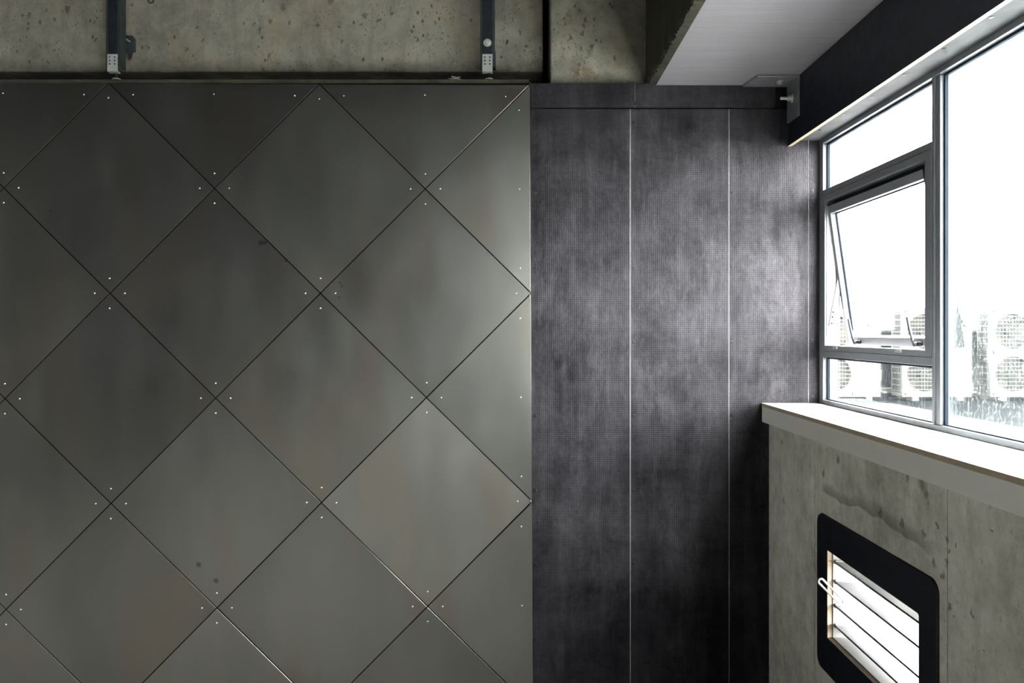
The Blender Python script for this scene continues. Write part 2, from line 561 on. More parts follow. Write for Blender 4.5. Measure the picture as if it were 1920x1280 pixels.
M['ac_white'] = plain('ac_cream_enamel', (0.088, 0.088, 0.083), 0.4, var=0.02, scale=4, bump=0.01)
M['ac_dark'] = plain('dark_fan_recess', (0.050, 0.046, 0.038), 0.8, spec=0.03)
M['ac_grey'] = plain('grey_coil_fins', (0.034, 0.035, 0.032), 0.8, spec=0.03)
M['badge'] = plain('silver_red_badge', (0.010, 0.009, 0.009), 0.8, 0.0, spec=0.02)
M['badge_blue'] = plain('blue_print', (0.005, 0.009, 0.014), 0.8, spec=0.02)
M['flashing'] = plain('wet_grey_metal_flashing', (0.0085, 0.0105, 0.0112), 0.8, 0.0, spec=0.03, var=0.2, scale=6)
M['roof'] = plain('wet_dark_roof_membrane', (0.0045, 0.0055, 0.0065), 0.85, spec=0.04, var=0.4, scale=5, bump=0.3)
M['bounce_deck'] = plain('pale_bounce_deck', (0.55, 0.54, 0.52), 0.7, var=0.1, scale=5)
M['render'] = plain('dark_wet_render', (0.0075, 0.0092, 0.0105), 0.85, spec=0.05, var=0.4, scale=6, bump=0.3)
M['debris'] = plain('pale_wire_scrap', (0.5, 0.47, 0.40), 0.6)


def glass(name, dirt=0.02, streaks=0.0, tint=(0.95, 0.98, 0.97)):
    k = NT(name)
    tr = k.n.new('ShaderNodeBsdfTransparent')
    tr.inputs[0].default_value = (*tint, 1)
    gl = k.n.new('ShaderNodeBsdfGlossy')
    gl.inputs['Roughness'].default_value = 0.02
    fr = k.n.new('ShaderNodeFresnel')
    fr.inputs['IOR'].default_value = 1.45
    m1 = k.n.new('ShaderNodeMixShader')
    k.link(k.math('MULTIPLY', fr.outputs[0], 0.6), m1.inputs[0])
    k.link(tr.outputs[0], m1.inputs[1])
    k.link(gl.outputs[0], m1.inputs[2])
    tl = k.n.new('ShaderNodeBsdfTranslucent')
    tl.inputs[0].default_value = (0.9, 0.93, 0.92, 1)
    m2 = k.n.new('ShaderNodeMixShader')
    f = k.math('MULTIPLY', k.ramp(k.noise(12, detail=5), [(0.3, 0.5), (0.7, 1.5)]), dirt)
    if streaks:
        s = k.noise(1.0, k.mapping((110, 110, 9)), detail=4, rough=0.7)
        drops = k.noise(120, k.mapping((1, 1, 0.7)), detail=2)
        st = k.math('MULTIPLY', k.math('MAXIMUM', k.ramp(s, [(0.55, 0.0), (0.75, 1.0)]), k.ramp(drops, [(0.58, 0.0), (0.68, 0.8)])), streaks)
        f = k.math('ADD', f, st, clamp=True)
    k.link(f, m2.inputs[0])
    k.link(m1.outputs[0], m2.inputs[1])
    k.link(tl.outputs[0], m2.inputs[2])
    k.link(m2.outputs[0], k.out.inputs['Surface'])
    return k.m


M['glass'] = glass('clean_window_glass', 0.0015)
M['glass_low'] = glass('rain_flecked_glass', 0.001, 0.015)
M['glass_wet'] = glass('rain_streaked_glass', 0.002, 0.035, (0.93, 0.98, 0.97))


def obscure():
    k = NT('frosted_louvre_glass')
    b = k.bsdf((0.19, 0.20, 0.21), 0.22, 0.0, 0.5, k.bump(k.noise(60), 0.1, 0.002))
    tl = k.n.new('ShaderNodeBsdfTranslucent')
    tl.inputs[0].default_value = (0.22, 0.24, 0.25, 1)
    m = k.n.new('ShaderNodeMixShader')
    m.inputs[0].default_value = 0.45
    k.link(b.outputs[0], m.inputs[1])
    k.link(tl.outputs[0], m.inputs[2])
    k.link(m.outputs[0], k.out.inputs['Surface'])
    return k.m


M['louvre'] = obscure()
M['glass_edge'] = plain('dark_green_glass_edge', (0.05, 0.065, 0.075), 0.3)

# ------------------------------------------------------------------ the room shell
YB = 3.00          # face of the metal cladding
YP = 3.02          # face of the plywood lining
XL, XW = -3.78, 1.252
YR = -7.0
CEIL = E + 1.95
XI = 1.047         # inner face of the low concrete wall

floor = obj('floor', B(XL - 0.2, 1.29, YR - 0.2, 3.4, -0.15, 0.0), M['floor'], loc=(0, 0, 0))
tag(floor, 'grey concrete floor of the room, below the picture', 'floor', kind='structure')
ceil = obj('ceiling', B(XL - 0.2, 1.311, YR - 0.2, 3.4, CEIL, CEIL + 0.2), M['concrete_room'], loc=(0, 0, CEIL))
tag(ceil, 'bare concrete ceiling slab above the picture', 'ceiling', kind='structure')
wleft = empty('wall_left', (XL, 0, 0))
tag(wleft, 'unseen wall opposite the windows, with an added pale strip to bounce light and black board beyond', 'wall', kind='structure')
obj('pale_bounce_strip', B(XL - 0.2, XL, 1.7, 3.4, 0, CEIL), M['bounce_surface'], wleft)  # pale strip added out of view to bounce light onto the low wall
obj('black_lining', B(XL - 0.2, XL, YR, 1.7, 0, CEIL), M['dark_lining'], wleft)
wrear = obj('wall_rear', B(XL - 0.2, 1.45, YR - 0.2, YR, 0, CEIL), M['dark_lining'], loc=(0, YR, 0))
tag(wrear, 'black board wall behind the viewer', 'wall', kind='structure')

# back wall: bare concrete above, in two pours with a chase between them
wback = empty('wall_back', (0, 3.13, 0))
tag(wback, 'bare stained concrete above the steel-clad wall, with a dark upright chase', 'wall', kind='structure')
XG0, XG1 = P(1018, 0, 3.13).x, P(1032, 0, 3.05).x
zb = P(0, 134, 3.13).z
t = bmesh.new()
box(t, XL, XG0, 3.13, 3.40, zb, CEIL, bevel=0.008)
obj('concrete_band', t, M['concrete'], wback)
t = bmesh.new()
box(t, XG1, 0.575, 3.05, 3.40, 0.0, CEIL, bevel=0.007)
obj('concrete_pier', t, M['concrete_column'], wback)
obj('rear_face', B(XL, 1.30, 3.34, 3.40, 0, CEIL), M['concrete_dark_recess'], wback)
t = bmesh.new()
c = P(1108, 100, 3.05)
tube(t, c, c + Vector((0, -0.004, 0)), 0.0165, 0.013, 20)
tube(t, c + Vector((0, -0.004, 0)), c + Vector((0, -0.010, 0)), 0.009, 0.006, 14)
obj('tie_hole_plug', t, M['concrete_column'], wback, smooth=True)
c = P(283, 1, 3.13)
t = bmesh.new()
sweep(t, [c + Vector((0.011 * math.cos(a), -0.001, 0.011 * math.sin(a))) for a in (2 * math.pi * i / 20 for i in range(20))], 0.0028, 8, True)
obj('tie_hole_ring', t, M['concrete_beam'], wback, smooth=True)

# ------------------------------------------------------------------ steel-clad partition
wpart = empty('wall_partition', (0, YB, 0))
tag(wpart, 'partition clad with grey steel sheets laid as diamonds', 'wall', kind='structure')
XPR = P(995, 0, YB).x
ztop = P(0, 153, YB).z


def cross(k, r):
    """lattice point k half-widths across, r rows down"""
    x = 8.0 + 197.6 * k + 1.1 * (r - 2)
    s = 197.6 - 0.0024 * x
    return P(x, 549.5 + (r - 2) * s, YB)


obj('backing_board', B(XL, XPR - 0.004, YB + 0.012, YB + 0.10, 0.0, ztop - 0.002), M['black_void'], wpart)
obj('top_rail', B(XL, XPR - 0.006, YB + 0.012, YB + 0.10, ztop - 0.002, P(0, 148.5, YB + 0.012).z, bevel=0.002), M['concrete_beam'], wpart)
obj('edge_trim', B(XPR - 0.004, XPR - 0.001, YB + 0.001, YB + 0.10, 0.0, ztop), M['sheet'], wpart)

t = bmesh.new()
for i in range(4):
    a0, a1 = math.radians(25 * i), math.radians(25 * (i + 1))
tube(t, (0, 0.0006, 0), (0, -0.0012, 0), 0.0036, 0.0034, 10)
tube(t, (0, -0.0012, 0), (0, -0.0026, 0), 0.0034, 0.0016, 10)
screw0 = None


SHEET_TONE = {(4, 4): 1.28, (2, 2): 0.90, (2, 0): 0.82, (0, 0): 0.82, (4, 0): 0.85, (3, 1): 1.05, (3, 5): 0.95, (5, 1): 1.08, (5, 3): 1.05, (5, 5): 0.95, (0, 2): 0.9, (0, 4): 0.9}  # sheet tones, partly painted light: some paler, top and left darker
TILT = {(4, 4): 0.011, (3, 1): 0.003, (5, 1): 0.004, (5, 3): 0.005, (4, 2): 0.005, (3, 3): 0.003, (2, 2): -0.004, (2, 4): -0.002, (3, 5): -0.004, (1, 5): 0.002, (0, 4): -0.003, (4, 0): -0.003}


def panel(pts, holes, i):
    global screw0
    c = sum(pts, Vector()) / len(pts)
    # pull every edge in by half a joint
    n = len(pts)
    gap = 0.0021
    ins = []
    for k in range(n):
        p, a, b = pts[k], pts[k - 1], pts[(k + 1) % n]
        e1, e2 = (a - p).normalized(), (b - p).normalized()
        ang = e1.angle(e2)
        ins.append(p + (e1 + e2).normalized() * (gap / math.sin(ang / 2)))
    tx, tz = TILT.get(i, random.uniform(-0.002, 0.002)), random.uniform(-0.002, 0.002)
    for p in ins:
        p.y = YB + (p.x - c.x) * tx + (p.z - c.z) * tz - 0.0005
    bm = prism(ins, (0, 0.0026, 0), bevel=0.0006, seg=1)
    o = obj('steel_sheet', bm, M['sheet'], wpart, loc=c)
    fi = SHEET_TONE.get(i, 1.0)
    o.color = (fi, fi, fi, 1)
    for h in holes:
        y = YB + (h.x - c.x) * tx + (h.z - c.z) * tz - 0.0005
        hp = Vector((h.x, y, h.z))
        if screw0 is None:
            b2 = t.copy()
            bmesh.ops.translate(b2, verts=b2.verts, vec=hp)
            screw0 = obj('screw', b2, M['screw'], o, loc=hp, smooth=True)
        else:
            again(screw0, 'screw', hp, o)


px_m = YB / F
for r in range(0, 7):
    for k in range(-4, 6):
        if (k + r) % 2: continue
        ctr = cross(k, r)
        L_, R_, T_, B_ = cross(k - 1, r), cross(k + 1, r), cross(k, r - 1), cross(k, r + 1)
        d = 28 * px_m
        hT, hB = T_ + Vector((0, 0, -d)), B_ + Vector((0, 0, d))
        hL, hR = L_ + Vector((d, 0, 0)), R_ + Vector((-d, 0, 0))
        low = Vector((0, 0, -20 * px_m))
        if k == -4 and r in (0, 6):
            pts = [ctr, R_, B_] if r == 0 else [ctr, T_, R_]
            holes = [hB if r == 0 else hT]
        elif r == 0:
            pts = [L_, R_, B_]
            holes = [L_ + Vector((46 * px_m, 0, -22 * px_m)), R_ + Vector((-46 * px_m, 0, -22 * px_m)), ctr + low, hB]
        elif r == 6:
            pts = [L_, T_, R_]
            holes = [hT]
        elif k == -4:
            pts = [T_, R_, B_]
            holes = [hR]
        elif k == 5:
            pts = [T_, B_, L_]
            s = Vector((-21 * px_m, 0, 0))
            holes = [T_ + s + Vector((0, 0, -47 * px_m)), B_ + s + Vector((0, 0, 47 * px_m)), ctr + s, hL]
        else:
            pts = [T_, R_, B_, L_]
            holes = [hT, hR, hB, hL]
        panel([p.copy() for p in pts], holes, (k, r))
t.free()

# ------------------------------------------------------------------ black plywood lining
wply = empty('wall_lining', (0, YP, 0))
tag(wply, 'black film-faced plywood sheets lining the wall beside the window', 'wall', kind='structure')
zs = P(0, 203, YP).z
zt = P(0, 157, YP).z
XA = XPR + 0.002
obj('batten_backing', B(XA, 1.245, YP + 0.012, YP + 0.03, 0.0, zt), M['black_void'], wply)
joints = [XA, P(1182, 0, YP).x, P(1367, 0, YP).x, P(1516, 0, YP).x, XW + 0.02]


def sheet_ply(x0, x1, z0, z1, y0, y1, name='plywood_sheet', mat='ply', ch=0.0011):
    """a board whose worn arris shows the pale ply"""
    bm = B(x0, x1, y0, y1, z0, z1)
    bmesh.ops.bevel(bm, geom=list(bm.edges), offset=ch, segments=1, affect='EDGES')
    bm.normal_update()
    for f in bm.faces:
        nn = f.normal
        f.material_index = 0 if max(abs(nn.x), abs(nn.y), abs(nn.z)) > 0.99 and nn.y < -0.9 else 1
    # only the upright arrises are worn pale
    for f in bm.faces:
        if abs(f.normal.z) > 0.3: f.material_index = 2
    return obj(name, bm, [M[mat], M['ply_joint'], M['ply_dark']], wply)


sheets = []
for a, b in zip(joints[:-1], joints[1:]):
    sheets.append(sheet_ply(a + 0.0004, b - 0.0004, 0.0, zs - 0.002, YP, YP + 0.012))
bands = []
xb = [XA, P(1190, 0, YP).x, P(1452, 0, YP).x]
for a, b in zip(xb[:-1], xb[1:]):
    bands.append(sheet_ply(a + 0.0003, b - 0.0003, zs + 0.001, zt, YP - 0.006, YP + 0.012, 'plywood_band', ch=0.0004))

t = bmesh.new()
tube(t, (0, 0.001, 0), (0, -0.0018, 0), 0.0064, 0.0056, 12)
tube(t, (0, -0.0018, 0), (0, -0.0012, 0), 0.0030, 0.0020, 8)
dsc0 = None


def dark_screw(px, py, parent, y=YP):
    global dsc0
    p = P(px, py, YP)
    p.y = y
    if dsc0 is None:
        b2 = t.copy()
        bmesh.ops.translate(b2, verts=b2.verts, vec=p)
        dsc0 = obj('screw', b2, M['screw_dark'], parent, loc=p, smooth=True)
    else:
        again(dsc0, 'screw', p, parent)


for y in (229, 362, 501, 641, 780, 919, 1057, 1197): dark_screw(1003, y, sheets[0])
for y in (229, 362, 501, 641, 778, 919, 1056, 1197): dark_screw(1188, y, sheets[1])
for y in (224, 360, 500, 641, 778): dark_screw(1373, y, sheets[2])
dark_screw(1361, 226, sheets[1])
for y in (285, 357, 497, 637, 742): dark_screw(1523, y, sheets[3])
for x, y in ((1003, 163), (1003, 195)): dark_screw(x, y, bands[0], YP - 0.006)
for x, y in ((1194, 164), (1190, 195), (1376, 171), (1376, 192)): dark_screw(x, y, bands[1], YP - 0.006)
t.free()

# ------------------------------------------------------------------ concrete beam with painted soffit
beam = empty('trim_1', (0.56, 0, E + 1.0))
tag(beam, 'downstand concrete beam with a lilac-white painted underside above the window', 'beam', kind='structure')
zq = E + 1.0
t = bmesh.new()
# cross-section with a rough chamfer, swept along y in short lengths so the arris can wander
ys = [YR + 0.0] + [YR + 0.25 * k for k in range(1, 34)] + [1.3 + 0.014 * k for k in range(126)]
rows = []
rnd = random.Random(5)
for y in ys:
    j = lambda s: rnd.uniform(-s, s)
    rows.append([t.verts.new(p) for p in ((1.311, y, zq + 0.02), (0.60, y, zq + 0.02), (0.582, y, zq - 0.002 + j(0.001)), (0.556 + j(0.005), y, zq + 0.004 + j(0.004)),
                                           (0.549 + j(0.003), y, zq + 0.016 + j(0.006)), (0.549, y, CEIL), (1.311, y, CEIL))])
for a, b in zip(rows[:-1], rows[1:]):
    for k in range(7):
        t.faces.new((a[k], a[(k + 1) % 7], b[(k + 1) % 7], b[k]))
t.faces.new(rows[0]); t.faces.new(rows[-1])
obj('beam_body', t, M['concrete_beam'], beam)
obj('painted_soffit', B(0.585, 1.122, YR, YP - 0.006, zq, zq + 0.0195), M['soffit'], beam)

# header above the window: fascia, lining, hidden wall
head = empty('trim_2', (1.12, 0, E + 0.75))
tag(head, 'black plywood fascia with a pale raw edge hanging above the window', 'fascia', kind='structure')
XF = 1.122
t = bmesh.new()
box(t, XF, XF + 0.016, YR, YP - 0.002, E + 0.752, zq - 0.001)
for f in t.faces:
    f.normal_update()
    f.material_index = 1 if f.normal.z < -0.9 else 0
obj('fascia_board', t, [M['ply_dark'], M['ply_edge']], head)
obj('head_lining', B(XF + 0.017, XW + 0.004, YR, YP - 0.004, E + 0.7755, E + 0.79), M['ply_lining'], head)
obj('spacer_batten', B(P(1463, 0, YP).x, XF - 0.001, YP - 0.016, YP - 0.002, E + 0.775, zs - 0.02), M['ply_dark'], head)
whead = obj('wall_right', B(XF + 0.02, 1.311, YR, 3.40, E + 0.80, zq + 0.01), M['concrete_room'], loc=(1.2, 0, E + 0.8))
tag(whead, 'hidden concrete header wall over the window', 'wall', kind='structure')
t = bmesh.new()
tube(t, (0, 0, 0.001), (0, 0, -0.0015), 0.006, 0.0055, 12)
lsc = None
for px, py in ((1537, 243), (1583, 214), (1635, 181), (1695, 140), (1770, 91), (1859, 32)):
    zl = E + 0.7755
    y = (zl - E) * F / (CY - py)
    p = Vector(((px - CX) * y / F, y, zl))
    if lsc is None:
        b2 = t.copy(); bmesh.ops.translate(b2, verts=b2.verts, vec=p)
        lsc = obj('screw', b2, M['screw_dark'], head, loc=p, smooth=True)
    else:
        again(lsc, 'screw', p, head)
t.free()

# ------------------------------------------------------------------ low concrete wall under the window
wlow = empty('wall_right', (XI, 0, 0))
tag(wlow, 'low grey concrete wall under the window sill, pierced by the louvre window', 'wall', kind='structure')
zl0 = E - 0.372
ya, yb_ = PX(1775, XI), PX(1527, XI)
obj('concrete_panel', B(XI, 1.29, yb_ + 0.003, 3.40, 0, zl0, bevel=0.002, seg=1), M['concrete_low'], wlow)
obj('concrete_panel', B(XI, 1.29, YR, ya - 0.003, 0, zl0, bevel=0.002, seg=1), M['concrete_low'], wlow)
XS = 1.042         # face of the louvre surround, nearly flush with the wall
so = (PX(1755, XS), PX(1532, XS), E - 1.135, E - 0.619)
si = (PX(1722.5, XS), PX(1551.5, XS), E - 1.016, E - 0.726)
gp = 0.003
hole = rrect(so[0] - gp, so[1] + gp, so[2] - gp, so[3] + gp, 0.035, 6)
wo = rrect(ya + 0.0015, yb_ - 0.0015, 0, zl0, 0.0005, 6)
obj('concrete_panel', ring_x(XI + 0.002, 1.29, wo, hole, inner_mat=1), [M['concrete_infill'], M['concrete_dark_recess']], wlow)

# sill
sill = empty('trim_3', (1.02, 0, E - 0.37))
tag(sill, 'white painted window sill with a pale wood edge, on the low concrete wall', 'sill', kind='structure')
t = bmesh.new()
box(t, 1.0165, XW + 0.03, YR, YP - 0.001, E - 0.3085, E - 0.2945)
for f in t.faces:
    f.normal_update()
    f.material_index = 1 if f.normal.x < -0.9 else 0
obj('sill_board', t, [M['white_paint'], M['ply_edge']], sill)
obj('apron_board', B(1.0175, 1.036, YR, YP - 0.001, E - 0.3715, E - 0.3090, bevel=0.0012, seg=1), M['apron_paint'], sill)
obj('sill_core', B(1.037, 1.285, YR, YP - 0.001, E - 0.3715, E - 0.3090), M['concrete_low'], sill)

# ------------------------------------------------------------------ louvre window
lv = empty('window_2', (XS, (so[0] + so[1]) / 2, so[2]))
tag(lv, 'small louvre window with glass blades in a black plywood surround on the low wall', 'louvre window', kind='structure')
oo = rrect(so[0], so[1], so[2], so[3], 0.033, 6)
ii = rrect(si[0], si[1], si[2], si[3], (0.012, 0.002, 0.002, 0.008), 6)
obj('surround', ring_x(XS, XS + 0.0165, oo, ii, edge_mat=2, inner_mat=1), [M['ply_dark'], M['ply_edge'], M['ply_brown']], lv)
t = bmesh.new()
ring_x(XS + 0.017, 1.285, oo, rrect(si[0] + 0.004, si[1] - 0.004, si[2] + 0.004, si[3] - 0.004, 0.0005, 6), bm=t)
obj('louvre_frame', t, M['alu_pale'], lv)
blades_z = []
yL0, yL1 = si[0] + 0.006, si[1] - 0.010
for py in (1056, 1093, 1138, 1176):
    yy = 2.415
    z = E - (py - CY) * yy / F
    blades_z.append(z)
    # a flat strip of glass, its outer edge a little lower, with a dark ground edge
    w, a = 0.098, math.radians(6)
    x0 = XS + 0.020
    pts = [Vector((x0, yL0, z)), Vector((x0 + w * math.cos(a) - 0.003, yL0, z - w * math.sin(a))), Vector((x0 + w * math.cos(a), yL0, z - w * math.sin(a) - 0.002)),
           Vector((x0 + w * math.cos(a), yL0, z - w * math.sin(a) - 0.007)), Vector((x0, yL0, z - 0.007)), Vector((x0 - 0.001, yL0, z - 0.0012))]
    bm = prism(pts, (0, yL1 - yL0, 0))
    bm.normal_update()
    for f in bm.faces:
        f.material_index = 1 if abs(f.normal.x) > 0.35 or abs(f.normal.y) > 0.9 else 0
    obj('louvre_blade', bm, [M['louvre'], M['glass_edge']], lv)
# clips holding the blade ends, and the lever
for z in blades_z:
    bm = B(XS + 0.022, XS + 0.075, yL1 - 0.001, yL1 + 0.0055, z - 0.012, z + 0.003, bevel=0.0012, seg=1)
    obj('blade_clip', bm, M['alu_pale'], lv)
t = bmesh.new()
a0 = P(1536, 1086, 2.405)
a1 = P(1580, 1131, 2.405)
ux = (a1 - a0).normalized()
uz = Vector((-ux.z, 0, ux.x)) * -1
loop = []
hw, ln = 0.0085, (a1 - a0).length
for q in range(9):
    an = math.pi / 2 + math.pi * q / 8
    loop.append(a0 + ux * (hw + hw * math.cos(an)) + uz * (hw * math.sin(an)))
for q in range(9):
    an = -math.pi / 2 + math.pi * q / 8
    loop.append(a0 + ux * (ln - hw + hw * math.cos(an)) + uz * (hw * math.sin(an)))
sweep(t, loop, 0.0036, 8, True)
obj('lever_loop', t, M['white_plastic'], lv, smooth=True)

# ------------------------------------------------------------------ main window
win = empty('window_1', (XW, 2.2, E - 0.295))
tag(win, 'grey aluminium window with fixed panes and an awning sash standing open', 'window', kind='structure')
XO = XW + 0.06
ZB, ZT = E - 0.294, E + 0.7755
zb1, zt1 = E - 0.278, E + 0.7555
Y0, Y1 = 2.209, 2.985
YN = (0.70, -0.80, -2.30, -3.80, -5.30, -6.80)


def bar(name, y0, y1, z0, z1, x0=XW, x1=XO, m='alu', bevel=0.0012, parent=None):
    return obj(name, B(x0, x1, y0, y1, z0, z1, bevel=bevel, seg=1), M[m], parent or win)


bar('jamb', Y1, YP - 0.001, ZB, ZT)
bar('head_rail', YN[-1], Y1 - 0.0005, zt1, ZT)
bar('bottom_rail', YN[-1], Y1 - 0.0005, ZB, zb1)
bar('mullion', 2.197, Y0, zb1 + 0.0005, zt1 - 0.0005, XW, XW + 0.032)
bar('mullion', 2.175, 2.1965, zb1 + 0.0005, zt1 - 0.0005, XW + 0.005, XW + 0.032)
for y in YN[:-1]: bar('mullion', y - 0.034, y, zb1 + 0.0005, zt1 - 0.0005)
bar('jamb', YN[-1] - 0.04, YN[-1] - 0.0005, ZB, ZT)
bar('transom', Y0 + 0.0005, Y1 - 0.0005, E + 0.5435, E + 0.566)
bar('transom', Y0 + 0.0005, Y1 - 0.0005, E - 0.105, E - 0.0795)
# frame the awning sash closes against
t = bmesh.new()
ring_x(XW - 0.002, XO, rect4(Y0 + 0.001, Y1 + 0.012, E - 0.0785, E + 0.5425), rect4(2.243, 2.962, E - 0.0588, E + 0.520), bm=t)
obj('sash_frame', t, M['alu'], win)
for py, px in ((651, 1568), (657, 1687)):
    y = PX(px, XW)
    obj('strike_lip', B(XW - 0.008, XW + 0.002, y - 0.017, y + 0.017, E - 0.0705, E - 0.0620, bevel=0.001, seg=1), M['alu_pale'], win)

XGL = XW + 0.026


def glazed(y0, y1, z0, z1, m):
    g = 0.007
    bm = ring_x(XGL - 0.010, XGL - 0.0002, rect4(y0, y1, z0, z1), rect4(y0 + g, y1 - g, z0 + g * 0.4, z1 - g))
    obj('gasket', bm, M['gasket'], win)
    obj('pane', B(XGL, XGL + 0.005, y0, y1, z0, z1), M[m], win)


glazed(Y0 + 0.0005, Y1 - 0.0005, E + 0.5665, zt1 - 0.0005, 'glass')
glazed(Y0 + 0.0005, Y1 - 0.0005, zb1 + 0.0005, E - 0.1055, 'glass_low')
glazed(YN[0] + 0.0005, 2.1745, zb1 + 0.0005, zt1 - 0.0005, 'glass_wet')
for yb0, ya0 in zip(YN[1:], YN[:-1]): glazed(yb0 + 0.0005, ya0 - 0.0345, zb1 + 0.0005, zt1 - 0.0005, 'glass_wet')

# the awning sash, hinged at its head and pushed open
th = math.radians(8.0)
XH, ZH = XW + 0.008, E + 0.497
cs, sn = math.cos(th), math.sin(th)


def SP(y, v, w):
    return Vector((XH + v * sn + w * cs, y, ZH - v * cs + w * sn))


def sbox(y0, y1, v0, v1, w0, w1, bevel=0.001, mat=0, bm=None):
    bm2 = B(w0, w1, y0, y1, -v1, -v0, bevel=bevel, seg=1, mat=mat)
    for v in bm2.verts:
        v.co = SP(v.co.y, -v.co.z, v.co.x)
    if bm is not None:
        merge(bm, bm2)
        return bm
    return bm2


obj('gap_shade_box', B(XW + 0.034, XW + 0.058, 2.2435, 2.9615, E + 0.494, E + 0.5195), M['gasket'], win)  # dark box put in for the shade in the gap above the sash
sash = empty('sash', SP(2.6, 0, 0), win)
ya_, yb2, vl = 2.2450, 2.960, 0.556
obj('sash_stile', sbox(yb2 - 0.017, yb2, 0, vl, 0, 0.036), M['alu'], sash)
obj('sash_stile', sbox(ya_, ya_ + 0.030, 0, vl, 0, 0.036), M['alu_darkened'], sash)
obj('sash_rail', sbox(ya_ + 0.0305, yb2 - 0.0175, 0, 0.030, 0, 0.036), M['alu'], sash)
obj('sash_rail', sbox(ya_ + 0.0305, yb2 - 0.0175, vl - 0.030, vl, 0, 0.036), M['alu_pale'], sash)
gk = bmesh.new()
g0, g1, v0, v1 = ya_ + 0.031, yb2 - 0.018, 0.031, vl - 0.031
sbox(g0, g0 + 0.005, v0, v1, 0.020, 0.0245, 0, bm=gk); sbox(g1 - 0.005, g1, v0, v1 - 0.02, 0.020, 0.0245, 0, bm=gk)
sbox(g0 + 0.005, g1 - 0.005, v0, v0 + 0.005, 0.020, 0.0245, 0, bm=gk)
obj('gasket', gk, M['gasket'], sash)
obj('pane', sbox(g0, g1, v0, v1, 0.025, 0.030, 0), M['glass'], sash)
# two cam handles on the bottom rail
for px in (1611, 1725):
    yh = None
    for k in range(200):
        y = 2.2 + k * 0.004
        q = SP(y, vl - 0.012, 0)
        if CX + q.x * F / q.y < px:
            yh = y
            break
    bm = bmesh.new()
    sbox(yh - 0.022, yh + 0.012, vl - 0.020, vl - 0.004, -0.014, -0.0003, 0.003, 0, bm)
    tube(bm, SP(yh - 0.004, vl - 0.012, -0.006), SP(yh - 0.004, vl - 0.012, -0.022), 0.008, 0.007, 12)
    # the lever itself rises and leans back into the room
    pts = [SP(yh - 0.002, vl - 0.014, -0.020), SP(yh + 0.001, vl - 0.034, -0.022), SP(yh + 0.004, vl - 0.066, -0.024), SP(yh + 0.006, vl - 0.104, -0.025)]
    sweep(bm, pts, 0.0062, 8, flat=0.7)
    obj('cam_handle', bm, M['handle'], sash, smooth=True)
# friction stay between frame and sash at the far side
bm = bmesh.new()
box(bm, XW + 0.006, XW + 0.040, 2.9585, 2.9612, E - 0.02, E + 0.50)
prism([Vector((XW + 0.012, 2.953, E + 0.02)), Vector((XW + 0.030, 2.953, E + 0.02)), Vector((XH + 0.30 * sn + 0.03, 2.953, E + 0.29)), Vector((XH + 0.30 * sn + 0.012, 2.953, E + 0.29))], (0, 0.003, 0), bm=bm)
for z in (0.03, 0.055, 0.075, 0.28):
    x = XW + 0.021 + max(0, (z - 0.02)) * 0.13
    tube(bm, (x, 2.9535, E + z), (x, 2.9505, E + z), 0.0035, 0.003, 10, mat=1)
obj('friction_stay', bm, [M['steel'], M['hole']], win)

# ------------------------------------------------------------------ angle bracket in the corner
ab = empty('angle_bracket', (1.09, 2.95, E + 0.98))
tag(ab, 'grey steel angle bracket with bolts in the corner under the painted soffit', 'bracket')
xv = XF - 0.0095
obj('top_leg', prism([Vector((0.935, 3.009, zq - 0.0005)), Vector((0.935, 2.995, zq - 0.0005)), Vector((0.955, 2.885, zq - 0.0005)), Vector((xv + 0.009, 2.885, zq - 0.0005)), Vector((xv + 0.009, 3.009, zq - 0.0005))], (0, 0, -0.009), 0.0012, seg=1), M['bracket'], ab)
obj('side_leg', B(xv, xv + 0.009, 2.885, 3.0, E + 0.84, zq - 0.0102, bevel=0.0012, seg=1), M['bracket'], ab)
t = bmesh.new()
c = Vector((xv, 2.945, E + 0.925))
tube(t, c, c + Vector((-0.003, 0, 0)), 0.017, 0.017, 18)
tube(t, c + Vector((-0.003, 0, 0)), c + Vector((-0.017, 0, 0)), 0.0115, 0.0115, 6)
tube(t, c + Vector((-0.017, 0, 0)), c + Vector((-0.046, 0, 0)), 0.0062, 0.0058, 14)
obj('bolt', t, M['steel'], ab)
t = bmesh.new()
c = Vector((1.06, 2.935, zq - 0.0097))
tube(t, c, c + Vector((0, 0, -0.002)), 0.014, 0.014, 18)
tube(t, c + Vector((0, 0, -0.002)), c + Vector((0, 0, -0.012)), 0.010, 0.0095, 6)
obj('bolt', t, M['steel'], ab)

